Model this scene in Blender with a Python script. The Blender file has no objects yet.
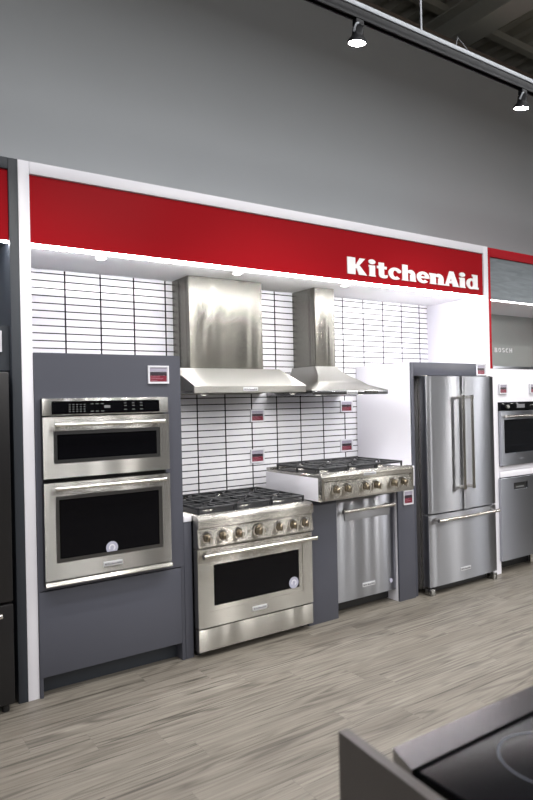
import bpy, bmesh, math, random
from mathutils import Vector, Matrix

random.seed(4)
PI = math.pi
scene = bpy.context.scene
COL = scene.collection

# ------------------------------------------------------------------ camera
cam_data = bpy.data.cameras.new('camera')
cam = bpy.data.objects.new('camera', cam_data)
COL.objects.link(cam)
Rv = Vector((0.82875043, -0.55919065, -0.0218755))
Uv = Vector((0.01634195, -0.01489072, 0.99975557))
Fv = Vector((0.55937971, 0.82890535, 0.00320243))
cam.matrix_world = Matrix(((Rv.x, Uv.x, -Fv.x, -0.840568), (Rv.y, Uv.y, -Fv.y, -3.634179),
                           (Rv.z, Uv.z, -Fv.z, 1.610005), (0, 0, 0, 1)))
cam_data.sensor_fit = 'HORIZONTAL'
cam_data.sensor_width = 36.0
cam_data.lens = 635.984 * 36.0 / 533.0
cam_data.clip_end = 100
cam_data.dof.use_dof = True
cam_data.dof.focus_distance = 4.6
cam_data.dof.aperture_fstop = 4.5
scene.camera = cam

# ------------------------------------------------------------------ world, exposure
world = bpy.data.worlds.new('world')
scene.world = world
world.use_nodes = True
world.node_tree.nodes['Background'].inputs[0].default_value = (0.5, 0.55, 0.62, 1)
world.node_tree.nodes['Background'].inputs[1].default_value = 0.25
scene.view_settings.view_transform = 'Standard'
scene.view_settings.look = 'None'
scene.view_settings.gamma = 1.0
scene.view_settings.use_curve_mapping = False
scene.view_settings.exposure = 0.14


def area(name, loc, size, energy, color=(1, 1, 1), target=None, spread=PI):
    l = bpy.data.lights.new(name, 'AREA')
    l.shape = 'RECTANGLE'
    l.size, l.size_y = size
    l.energy = energy
    l.color = color
    l.spread = spread
    o = bpy.data.objects.new(name, l)
    COL.objects.link(o)
    o.location = loc
    if target is not None:
        o.rotation_euler = (Vector(target) - Vector(loc)).to_track_quat('-Z', 'Y').to_euler()
    return o


# out-of-view area lights added for fill and for reflections in the steel
area('added_fill_strip', (1.5, -2.0, 4.75), (9.0, 0.5), 165, (0.97, 0.98, 1.0))
for lx_ in (-4.2, -1.0, 2.2, 5.4, 8.6):
    area('added_fill_strip', (lx_, -6.2, 4.5), (0.30, 5.0), 88, (1.0, 0.985, 0.96))
for lx_, ly_ in ((-3.6, -4.2), (-1.9, -5.8), (0.6, -6.6)):
    area('added_fill_panel', (lx_, ly_, 2.9), (0.35, 1.3), 13, (0.98, 0.98, 1.0), target=(1.8, 0.0, 1.3))  # narrow panels added as front fill, reflected as bands in the steel


area('added_fill_panel', (12.0, -5.8, 2.6), (0.35, 1.3), 26, (0.98, 0.98, 1.0), target=(4.5, 0, 1.0))  # added panel, brightens the reflection in the right-hand dishwasher
area('added_uplight', (5.0, -4.0, 4.9), (8.0, 0.4), 42, (1.0, 0.97, 0.9), target=(5.0, -4.5, 6.5))  # added source, lifts the dark ceiling deck


def spot(name, loc, target, energy, size=100, radius=0.06, color=(1.0, 0.97, 0.93)):
    l = bpy.data.lights.new(name, 'SPOT')
    l.energy = energy
    l.spot_size = math.radians(size)
    l.spot_blend = 0.7
    l.shadow_soft_size = radius
    l.color = color
    o = bpy.data.objects.new(name, l)
    COL.objects.link(o)
    o.location = loc
    o.rotation_euler = (Vector(target) - Vector(loc)).to_track_quat('-Z', 'Y').to_euler()


# unseen spots added overhead to draw vertical streaks on the steel
for sx_ in (1.03, 1.68, 2.80, 3.60, 5.07, 7.3):
    spot('added_streak_spot', (sx_, -2.6, 3.75), (sx_, -0.2, 0.6), 38)
for sx_, tx_ in ((7.3, 3.7), (7.9, 3.9), (8.6, 4.6)):
    spot('added_fill_spot', (sx_, -3.2, 2.8), (tx_, -0.1, 1.0), 26, size=40, radius=0.05)  # added for highlights on the refrigerator and right-hand dishwasher
spot('added_fill_spot', (-4.5, -5.5, 2.8), (1.9, 0.0, 1.0), 70, size=30, radius=0.08)  # added fill for the left side of the white raised worktop
# distant low spots added to streak the oven and range doors
for sx_, e_ in ((0.6, 26), (2.37, 50), (2.85, 26), (3.5, 50), (5.4, 60), (6.8, 60), (9.3, 110), (11.6, 130)):
    spot('added_fill_spot', (sx_, -7.0, 3.1), (sx_ * 0.3 + 1.2, -0.1, 0.75), e_, size=34, radius=0.05)

# ------------------------------------------------------------------ materials
def newmat(name):
    m = bpy.data.materials.new(name)
    m.use_nodes = True
    nt = m.node_tree
    return m, nt, nt.nodes['Principled BSDF']


def N(nt, typ, **kw):
    n = nt.nodes.new(typ)
    for k, v in kw.items():
        setattr(n, k, v)
    return n


def mth(nt, op, a, b=None, c=None):
    n = N(nt, 'ShaderNodeMath', operation=op)
    for i, x in enumerate((a, b, c)):
        if x is None:
            continue
        if isinstance(x, (int, float)):
            n.inputs[i].default_value = x
        else:
            nt.links.new(x, n.inputs[i])
    return n.outputs[0]


def mixc(nt, f, a, b):
    n = N(nt, 'ShaderNodeMix', data_type='RGBA')
    for s, x in ((0, f), (6, a), (7, b)):
        if isinstance(x, (int, float)):
            n.inputs[s].default_value = x
        elif isinstance(x, tuple):
            n.inputs[s].default_value = x + (1,) if len(x) == 3 else x
        else:
            nt.links.new(x, n.inputs[s])
    return n.outputs[2]


def plain(name, col, rough=0.5, metal=0.0, coat=0.0, var=0.04, scale=6.0, bump=0.0, spec=0.5):
    m, nt, p = newmat(name)
    g = N(nt, 'ShaderNodeNewGeometry')
    no = N(nt, 'ShaderNodeTexNoise')
    no.inputs['Scale'].default_value = scale
    no.inputs['Detail'].default_value = 4
    nt.links.new(g.outputs['Position'], no.inputs['Vector'])
    a = tuple(max(0, c * (1 - var)) for c in col)
    b = tuple(min(1, c * (1 + var)) for c in col)
    nt.links.new(mixc(nt, no.outputs['Fac'], a, b), p.inputs['Base Color'])
    p.inputs['Roughness'].default_value = rough
    p.inputs['Metallic'].default_value = metal
    p.inputs['Coat Weight'].default_value = coat
    p.inputs['Specular IOR Level'].default_value = spec
    if bump:
        bn = N(nt, 'ShaderNodeBump')
        bn.inputs['Strength'].default_value = bump
        bn.inputs['Distance'].default_value = 0.002
        nt.links.new(no.outputs['Fac'], bn.inputs['Height'])
        nt.links.new(bn.outputs['Normal'], p.inputs['Normal'])
    return m


def steel(name, col=(0.40, 0.395, 0.385), rough=0.25, aniso=0.81):
    """brushed stainless: fine horizontal brush lines, highlights drawn out into vertical bands"""
    m = bpy.data.materials.new(name)
    m.use_nodes = True
    nt = m.node_tree
    nt.nodes.remove(nt.nodes['Principled BSDF'])
    g = N(nt, 'ShaderNodeNewGeometry')
    mp = N(nt, 'ShaderNodeMapping')
    mp.inputs['Scale'].default_value = (3, 3, 700)
    nt.links.new(g.outputs['Position'], mp.inputs['Vector'])
    no = N(nt, 'ShaderNodeTexNoise')
    no.inputs['Scale'].default_value = 1.0
    no.inputs['Detail'].default_value = 3
    nt.links.new(mp.outputs[0], no.inputs['Vector'])
    colo = mixc(nt, no.outputs['Fac'], tuple(c * 0.98 for c in col), tuple(c * 1.02 for c in col))
    cr = N(nt, 'ShaderNodeVectorMath', operation='CROSS_PRODUCT')
    nt.links.new(g.outputs['Normal'], cr.inputs[0])
    cr.inputs[1].default_value = (0.013, 0.011, 1.0)
    c2 = N(nt, 'ShaderNodeVectorMath', operation='CROSS_PRODUCT')
    nt.links.new(cr.outputs[0], c2.inputs[0])
    nt.links.new(g.outputs['Normal'], c2.inputs[1])
    nm = N(nt, 'ShaderNodeVectorMath', operation='NORMALIZE')
    nt.links.new(c2.outputs[0], nm.inputs[0])
    b = N(nt, 'ShaderNodeBsdfAnisotropic')
    b.inputs['Roughness'].default_value = rough
    b.inputs['Anisotropy'].default_value = -aniso
    nt.links.new(colo, b.inputs['Color'])
    nt.links.new(nm.outputs[0], b.inputs['Tangent'])
    nt.links.new(b.outputs[0], nt.nodes['Material Output'].inputs[0])
    return m


def emit(name, col, s):
    m = bpy.data.materials.new(name)
    m.use_nodes = True
    nt = m.node_tree
    nt.nodes.remove(nt.nodes['Principled BSDF'])
    e = N(nt, 'ShaderNodeEmission')
    e.inputs[0].default_value = col + (1,)
    e.inputs[1].default_value = s
    nt.links.new(e.outputs[0], nt.nodes['Material Output'].inputs[0])
    return m


def tile_mat():
    m, nt, p = newmat('stacked_tile')
    g = N(nt, 'ShaderNodeNewGeometry')
    s = N(nt, 'ShaderNodeSeparateXYZ')
    nt.links.new(g.outputs['Position'], s.inputs[0])
    P_, X0, Q, Z0, WV, WH = 0.2459, 0.1986, 0.04985, 2.4974, 0.0110, 0.0076
    u = mth(nt, 'FLOORED_MODULO', mth(nt, 'ADD', s.outputs[0], -X0 + WV / 2 + P_ * 4), P_)
    w = mth(nt, 'FLOORED_MODULO', mth(nt, 'ADD', s.outputs[2], -Z0 + WH / 2 + Q * 80), Q)
    k = mth(nt, 'MAXIMUM', mth(nt, 'LESS_THAN', u, WV), mth(nt, 'LESS_THAN', w, WH))
    ix = mth(nt, 'FLOOR', mth(nt, 'DIVIDE', mth(nt, 'ADD', s.outputs[0], -X0 + P_ * 4), P_))
    iz = mth(nt, 'FLOOR', mth(nt, 'DIVIDE', mth(nt, 'ADD', s.outputs[2], -Z0 + Q * 80), Q))
    cb = N(nt, 'ShaderNodeCombineXYZ')
    nt.links.new(ix, cb.inputs[0]); nt.links.new(iz, cb.inputs[1])
    wn = N(nt, 'ShaderNodeTexWhiteNoise', noise_dimensions='2D')
    nt.links.new(cb.outputs[0], wn.inputs['Vector'])
    tile = mixc(nt, wn.outputs['Value'], (0.76, 0.76, 0.80), (0.82, 0.82, 0.86))
    nt.links.new(mixc(nt, k, tile, (0.018, 0.018, 0.022)), p.inputs['Base Color'])
    nt.links.new(mth(nt, 'MULTIPLY_ADD', k, 0.6, 0.16), p.inputs['Roughness'])
    nt.links.new(mth(nt, 'MULTIPLY_ADD', k, -0.45, 0.45), p.inputs['Specular IOR Level'])
    bn = N(nt, 'ShaderNodeBump')
    bn.inputs['Strength'].default_value = 0.12
    bn.inputs['Distance'].default_value = 0.002
    nt.links.new(mth(nt, 'SUBTRACT', 1.0, k), bn.inputs['Height'])
    nt.links.new(bn.outputs['Normal'], p.inputs['Normal'])
    return m


def floor_mat():
    m, nt, p = newmat('wood_plank_floor')
    g = N(nt, 'ShaderNodeNewGeometry')
    s = N(nt, 'ShaderNodeSeparateXYZ')
    nt.links.new(g.outputs['Position'], s.inputs[0])
    PW, PL = 0.178, 1.22
    row = mth(nt, 'FLOOR', mth(nt, 'DIVIDE', s.outputs[1], PW))
    wr = N(nt, 'ShaderNodeTexWhiteNoise', noise_dimensions='1D')
    nt.links.new(row, wr.inputs['W'])
    xs = mth(nt, 'ADD', s.outputs[0], mth(nt, 'MULTIPLY', wr.outputs['Value'], PL * 3))
    colm = mth(nt, 'FLOOR', mth(nt, 'DIVIDE', xs, PL))
    cb = N(nt, 'ShaderNodeCombineXYZ')
    nt.links.new(row, cb.inputs[0]); nt.links.new(colm, cb.inputs[1])
    wp = N(nt, 'ShaderNodeTexWhiteNoise', noise_dimensions='2D')
    nt.links.new(cb.outputs[0], wp.inputs['Vector'])
    # per-plank shifted coordinates
    sh = N(nt, 'ShaderNodeVectorMath', operation='MULTIPLY_ADD')
    nt.links.new(wp.outputs['Color'], sh.inputs[0])
    sh.inputs[1].default_value = (17, 9, 5)
    nt.links.new(g.outputs['Position'], sh.inputs[2])

    def noise(sc, detail=4, dist=0.0, rough=0.55):
        mp = N(nt, 'ShaderNodeMapping')
        mp.inputs['Scale'].default_value = sc
        nt.links.new(sh.outputs[0], mp.inputs['Vector'])
        n = N(nt, 'ShaderNodeTexNoise')
        n.inputs['Scale'].default_value = 1
        n.inputs['Detail'].default_value = detail
        n.inputs['Roughness'].default_value = rough
        n.inputs['Distortion'].default_value = dist
        nt.links.new(mp.outputs[0], n.inputs['Vector'])
        return n.outputs['Fac']
    broad = noise((0.7, 9, 1), 3, 0.2)
    fine = noise((2.2, 80, 1), 5, 0.1, 0.65)
    # cathedral grain: contour lines of a stretched field
    field = noise((0.55, 6.0, 1), 2, 0.25)
    rings = mth(nt, 'PINGPONG', mth(nt, 'MULTIPLY', field, 13.0), 0.5)
    rline = N(nt, 'ShaderNodeMapRange')
    rline.inputs['From Min'].default_value = 0.0
    rline.inputs['From Max'].default_value = 0.30
    rline.inputs['To Min'].default_value = 1.0
    rline.inputs['To Max'].default_value = 0.0
    nt.links.new(rings, rline.inputs['Value'])
    patch = N(nt, 'ShaderNodeMapRange')
    patch.inputs['From Min'].default_value = 0.42
    patch.inputs['From Max'].default_value = 0.66
    nt.links.new(noise((0.9, 9, 1), 2, 0.2), patch.inputs['Value'])
    rl = mth(nt, 'MULTIPLY', rline.outputs[0], mth(nt, 'MULTIPLY_ADD', patch.outputs[0], 0.75, 0.25))
    dark = N(nt, 'ShaderNodeMapRange')
    dark.inputs['From Min'].default_value = 0.58
    dark.inputs['From Max'].default_value = 0.67
    nt.links.new(noise((1.7, 62, 1), 3, 0.15), dark.inputs['Value'])
    base = mixc(nt, wp.outputs['Value'], (0.13, 0.112, 0.09), (0.24, 0.218, 0.184))
    c1 = mixc(nt, broad, base, (0.262, 0.242, 0.208))
    c2 = mixc(nt, mth(nt, 'MULTIPLY_ADD', fine, 2.4, -0.80), c1, (0.125, 0.11, 0.092))
    c3 = mixc(nt, mth(nt, 'MULTIPLY', rl, 0.75), c2, (0.05, 0.042, 0.035))
    c4 = mixc(nt, mth(nt, 'MULTIPLY', dark.outputs[0], 0.75), c3, (0.035, 0.03, 0.024))
    fy = mth(nt, 'FLOORED_MODULO', s.outputs[1], PW)
    fx = mth(nt, 'FLOORED_MODULO', xs, PL)
    seam = mth(nt, 'MAXIMUM', mth(nt, 'LESS_THAN', fy, 0.0022), mth(nt, 'LESS_THAN', fx, 0.0022))
    nt.links.new(mixc(nt, mth(nt, 'MULTIPLY', seam, 0.6), c4, (0.11, 0.10, 0.09)), p.inputs['Base Color'])
    nt.links.new(mth(nt, 'MULTIPLY_ADD', fine, 0.2, 0.36), p.inputs['Roughness'])
    bn = N(nt, 'ShaderNodeBump')
    bn.inputs['Strength'].default_value = 0.15
    bn.inputs['Distance'].default_value = 0.001
    nt.links.new(fine, bn.inputs['Height'])
    nt.links.new(bn.outputs['Normal'], p.inputs['Normal'])
    return m


def concrete_mat():
    m, nt, p = newmat('streaked_concrete')
    g = N(nt, 'ShaderNodeNewGeometry')
    mp = N(nt, 'ShaderNodeMapping')
    mp.inputs['Scale'].default_value = (3, 3, 22)
    nt.links.new(g.outputs['Position'], mp.inputs['Vector'])
    n = N(nt, 'ShaderNodeTexNoise')
    n.inputs['Scale'].default_value = 1.3
    n.inputs['Detail'].default_value = 6
    n.inputs['Distortion'].default_value = 0.8
    nt.links.new(mp.outputs[0], n.inputs['Vector'])
    nt.links.new(mixc(nt, n.outputs['Fac'], (0.07, 0.09, 0.105), (0.25, 0.275, 0.30)), p.inputs['Base Color'])
    p.inputs['Roughness'].default_value = 0.55
    return m


def glass_door_mat():
    m = bpy.data.materials.new('clear_oven_glass')
    m.use_nodes = True
    nt = m.node_tree
    p = nt.nodes['Principled BSDF']
    p.inputs['Base Color'].default_value = (0.01, 0.01, 0.012, 1)
    p.inputs['Roughness'].default_value = 0.03
    t = N(nt, 'ShaderNodeBsdfTransparent')
    t.inputs[0].default_value = (0.75, 0.8, 0.85, 1)
    mx = N(nt, 'ShaderNodeMixShader')
    mx.inputs[0].default_value = 0.45
    nt.links.new(t.outputs[0], mx.inputs[1])
    nt.links.new(p.outputs[0], mx.inputs[2])
    nt.links.new(mx.outputs[0], nt.nodes['Material Output'].inputs[0])
    return m


M = dict(
    floor=floor_mat(), tile=tile_mat(), concrete=concrete_mat(), oglass=glass_door_mat(),
    wall=plain('grey_paint', (0.41, 0.425, 0.44), 0.8, var=0.015, scale=2, spec=0.2),
    wallroom=plain('charcoal_paint', (0.10, 0.10, 0.105), 0.8, var=0.02, spec=0.2),
    ceil=plain('deck_paint', (0.50, 0.485, 0.42), 0.85, var=0.05),
    beam=plain('beam_paint', (0.55, 0.55, 0.50), 0.8),
    ledge=plain('ledge_brown', (0.17, 0.14, 0.115), 0.8),
    white=plain('white_laminate', (0.80, 0.79, 0.85), 0.35, var=0.008),
    whitesat=plain('white_soffit', (0.94, 0.94, 0.95), 0.5, var=0.008),
    grey=plain('grey_laminate', (0.070, 0.073, 0.094), 0.38, var=0.03, scale=3),
    dgrey=plain('divider_grey', (0.024, 0.029, 0.038), 0.5, var=0.03),
    red=plain('red_gloss', (0.31, 0.005, 0.010), 0.35, var=0.03, scale=2, spec=0.04),
    redtrim=plain('red_trim', (0.36, 0.008, 0.016), 0.4, var=0.03, spec=0.08),
    steel=steel('brushed_steel'),
    steelw=steel('brushed_steel_warm', (0.49, 0.475, 0.445), 0.265, 0.80),
    steelc=steel('brushed_steel_cool', (0.40, 0.41, 0.445), 0.30, 0.78),
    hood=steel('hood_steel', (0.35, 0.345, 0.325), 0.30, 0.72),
    duct=steel('hood_steel_dimmed', (0.215, 0.21, 0.19), 0.235, 0.74),  # hood steel with a darker colour put in to offset downlight glare on chimneys
    trim=plain('window_trim_steel', (0.20, 0.20, 0.205), 0.25, 1.0, var=0.03),
    knobdark=plain('knob_bronze', (0.32, 0.275, 0.21), 0.22, 1.0, var=0.05),
    satin=plain('satin_metal', (0.70, 0.68, 0.63), 0.2, 1.0, var=0.02),
    flatsteel=plain('trim_steel', (0.27, 0.27, 0.28), 0.22, 1.0, var=0.03),
    chrome=plain('polished_metal', (0.80, 0.79, 0.76), 0.10, 1.0, var=0.01),
    iron=plain('cast_iron', (0.018, 0.019, 0.022), 0.48, var=0.2, scale=60, bump=0.3),
    bglass=plain('black_glass', (0.003, 0.003, 0.004), 0.06, var=0.0, spec=0.14),
    cglass=plain('cooktop_glass', (0.004, 0.004, 0.005), 0.22, var=0.0, spec=0.06),
    black=plain('black_plastic', (0.010, 0.010, 0.011), 0.45),
    bsteel=plain('black_steel', (0.022, 0.021, 0.022), 0.35, 0.5),
    trackblack=plain('track_black', (0.003, 0.003, 0.004), 0.5, var=0.0, spec=0.15),
    gap=plain('dark_gap', (0.006, 0.006, 0.007), 0.8),
    letter=plain('white_acrylic', (0.88, 0.88, 0.90), 0.3, var=0.0),
    badge=plain('badge_silver', (0.72, 0.73, 0.76), 0.3, 0.4, var=0.02),
    badgeink=plain('badge_ink', (0.16, 0.16, 0.18), 0.5),
    mark=plain('pale_marking', (0.17, 0.175, 0.18), 0.5),
    stick=plain('sticker_lilac', (0.40, 0.40, 0.50), 0.4),
    ring=plain('burner_ring', (0.075, 0.085, 0.105), 0.3),
    beige=plain('beige_glass', (0.33, 0.36, 0.345), 0.3, var=0.03),
    labw=plain('label_white', (0.68, 0.68, 0.73), 0.35, var=0.0),
    labg=plain('label_header', (0.34, 0.32, 0.40), 0.4, var=0.1, scale=60),
    labr=plain('label_red', (0.17, 0.012, 0.03), 0.35, var=0.3, scale=90),
    labk=plain('label_black', (0.03, 0.02, 0.03), 0.35, var=0.3, scale=90),
    labp=plain('label_pale', (0.36, 0.17, 0.22), 0.35, var=0.2, scale=90),
    panelbr=plain('divider_bronze', (0.085, 0.077, 0.075), 0.35, 0.3, var=0.12, scale=5),
    bracket=plain('track_silver', (0.30, 0.315, 0.34), 0.5, 0.0),
    led=emit('led_white', (1.0, 0.99, 1.0), 88.0),
    ledsoft=emit('led_soft', (1.0, 0.98, 0.94), 12.0),
    hlamp=emit('hood_lamp_face', (1.0, 0.97, 0.92), 2.0),
    lamp=emit('lamp_face', (1.0, 0.97, 0.93), 60.0),
    dlamp=emit('downlight_face', (1.0, 0.98, 0.97), 18.0),
)

# ------------------------------------------------------------------ mesh helpers
class MB:
    def __init__(self):
        self.bm = bmesh.new()

    def box(self, x0, x1, y0, y1, z0, z1, b=0.0, seg=2):
        bm = self.bm
        vs = [bm.verts.new((x, y, z)) for x in (x0, x1) for y in (y0, y1) for z in (z0, z1)]
        fs = [(0, 1, 3, 2), (4, 6, 7, 5), (0, 4, 5, 1), (2, 3, 7, 6), (0, 2, 6, 4), (1, 5, 7, 3)]
        faces = [bm.faces.new([vs[i] for i in f]) for f in fs]
        if b > 0:
            es = list({e for f in faces for e in f.edges})
            bmesh.ops.bevel(bm, geom=es, offset=b, segments=seg, profile=0.5, affect='EDGES')
        return self

    def cyl(self, p0, p1, r0, r1=None, seg=24, caps=True):
        r1 = r0 if r1 is None else r1
        return self.sweep([p0, p1], [r0, r1], seg, caps)

    def sweep(self, pts, rads, seg=16, caps=True):
        bm = self.bm
        pts = [Vector(p) for p in pts]
        if isinstance(rads, (int, float)):
            rads = [rads] * len(pts)
        rings = []
        ref = None
        for i, p in enumerate(pts):
            a = pts[max(0, i - 1)]
            b = pts[min(len(pts) - 1, i + 1)]
            d = (b - a).normalized()
            if ref is None:
                ref = Vector((0, 0, 1)) if abs(d.z) < 0.9 else Vector((1, 0, 0))
            s = d.cross(ref).normalized()
            t = s.cross(d).normalized()
            ref = t
            rings.append([bm.verts.new(p + (s * math.cos(2 * PI * k / seg) + t * math.sin(2 * PI * k / seg)) * rads[i]) for k in range(seg)])
        for A, B in zip(rings, rings[1:]):
            for k in range(seg):
                bm.faces.new((A[k], A[(k + 1) % seg], B[(k + 1) % seg], B[k]))
        if caps:
            bm.faces.new(list(reversed(rings[0])))
            bm.faces.new(rings[-1])
        return self

    def lathe(self, prof, origin, axis='z', seg=28):
        """prof = [(radius, distance along the axis)]"""
        o = Vector(origin)
        ax = Vector({'x': (1, 0, 0), 'y': (0, 1, 0), 'z': (0, 0, 1)}[axis]) if isinstance(axis, str) else Vector(axis).normalized()
        u = ax.orthogonal().normalized()
        w = ax.cross(u)
        bm = self.bm
        rings = []
        for r, h in prof:
            if r < 1e-6:
                rings.append([bm.verts.new(o + ax * h)])
            else:
                rings.append([bm.verts.new(o + ax * h + (u * math.cos(2 * PI * k / seg) + w * math.sin(2 * PI * k / seg)) * r) for k in range(seg)])
        for A, B in zip(rings, rings[1:]):
            for k in range(seg):
                j = (k + 1) % seg
                if len(A) == 1 and len(B) == 1:
                    continue
                if len(A) == 1:
                    bm.faces.new((A[0], B[j], B[k]))
                elif len(B) == 1:
                    bm.faces.new((A[k], A[j], B[0]))
                else:
                    bm.faces.new((A[k], A[j], B[j], B[k]))
        return self

    def prism(self, poly, axis, a0, a1):
        """poly in the plane across the axis: axis x -> (y,z); y -> (x,z); z -> (x,y)"""
        bm = self.bm

        def P(p, a):
            return {'x': (a, p[0], p[1]), 'y': (p[0], a, p[1]), 'z': (p[0], p[1], a)}[axis]
        A = [bm.verts.new(P(p, a0)) for p in poly]
        B = [bm.verts.new(P(p, a1)) for p in poly]
        n = len(poly)
        bm.faces.new(A)
        bm.faces.new(list(reversed(B)))
        for i in range(n):
            bm.faces.new((A[i], B[i], B[(i + 1) % n], A[(i + 1) % n]))
        return self

    def band(self, outer, inner, axis, a0, a1):
        """closed band between two outlines with the same number of points"""
        bm = self.bm

        def P(p, a):
            return {'x': (a, p[0], p[1]), 'y': (p[0], a, p[1]), 'z': (p[0], p[1], a)}[axis]
        n = len(outer)
        V = [[bm.verts.new(P(p, a)) for p in poly] for poly in (outer, inner) for a in (a0, a1)]
        o0, o1, i0, i1 = V
        for k in range(n):
            j = (k + 1) % n
            bm.faces.new((o0[k], o0[j], i0[j], i0[k]))
            bm.faces.new((o1[k], i1[k], i1[j], o1[j]))
            bm.faces.new((o0[k], o1[k], o1[j], o0[j]))
            bm.faces.new((i0[k], i0[j], i1[j], i1[k]))
        return self

    def frame(self, x0, x1, z0, z1, w, y0, y1):
        self.band([(x0, z0), (x1, z0), (x1, z1), (x0, z1)], [(x0 + w, z0 + w), (x1 - w, z0 + w), (x1 - w, z1 - w), (x0 + w, z1 - w)], 'y', y0, y1)
        return self

    def loft(self, rings, caps=True):
        bm = self.bm
        R = [[bm.verts.new(p) for p in r] for r in rings]
        n = len(R[0])
        for A, B in zip(R, R[1:]):
            for k in range(n):
                bm.faces.new((A[k], A[(k + 1) % n], B[(k + 1) % n], B[k]))
        if caps:
            bm.faces.new(list(reversed(R[0])))
            bm.faces.new(R[-1])
        return self


def root_loc(o):
    p = Vector((0, 0, 0))
    while o is not None:
        p += o.location
        o = o.parent
    return p


def build(name, mb, mat, parent=None, smooth=True, origin=None, angle=35):
    me = bpy.data.meshes.new(name)
    bmesh.ops.recalc_face_normals(mb.bm, faces=mb.bm.faces)
    off = root_loc(parent) if parent else Vector(origin if origin else (0, 0, 0))
    bmesh.ops.translate(mb.bm, verts=mb.bm.verts, vec=-off)
    mb.bm.to_mesh(me)
    mb.bm.free()
    me.materials.append(mat if not isinstance(mat, str) else M[mat])
    if smooth:
        me.shade_smooth()
        me.set_sharp_from_angle(angle=math.radians(angle))
    o = bpy.data.objects.new(name, me)
    COL.objects.link(o)
    if parent:
        o.parent = parent
    else:
        o.location = off
    return o


def thing(name, label, cat, loc, group=None):
    o = bpy.data.objects.new(name, None)
    o.empty_display_size = 0.1
    COL.objects.link(o)
    o.location = loc
    o['label'] = label
    o['category'] = cat
    if group:
        o['group'] = group
    return o


def tag(o, label, cat, group=None):
    o['label'] = label
    o['category'] = cat
    if group:
        o['group'] = group
    return o


def struct(name, mb, mat):
    o = build(name, mb, mat)
    o['kind'] = 'structure'
    return o


def box(*a, **k):
    return MB().box(*a, **k)


def copy_tree(o, parent=None, loc=None):
    c = o.copy()
    COL.objects.link(c)
    c.parent = parent
    if loc is not None:
        c.location = loc
    for ch in list(o.children):
        copy_tree(ch, c)
    return c


# ------------------------------------------------------------------ lettering (heavy slab letters)
def ell(cx, cz, rx, rz, n=28):
    return [(cx + rx * math.cos(2 * PI * k / n), cz + rz * math.sin(2 * PI * k / n)) for k in range(n)]


def rect(x0, x1, z0, z1):
    return [(x0, z0), (x1, z0), (x1, z1), (x0, z1)]


def arc_band(cx, cz, rx, rz, ix, iz, a0, a1, n=20):
    o = [(cx + rx * math.cos(math.radians(a0 + (a1 - a0) * k / n)), cz + rz * math.sin(math.radians(a0 + (a1 - a0) * k / n))) for k in range(n + 1)]
    i = [(cx + ix * math.cos(math.radians(a0 + (a1 - a0) * k / n)), cz + iz * math.sin(math.radians(a0 + (a1 - a0) * k / n))) for k in range(n + 1)]
    return o + i[::-1]


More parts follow.
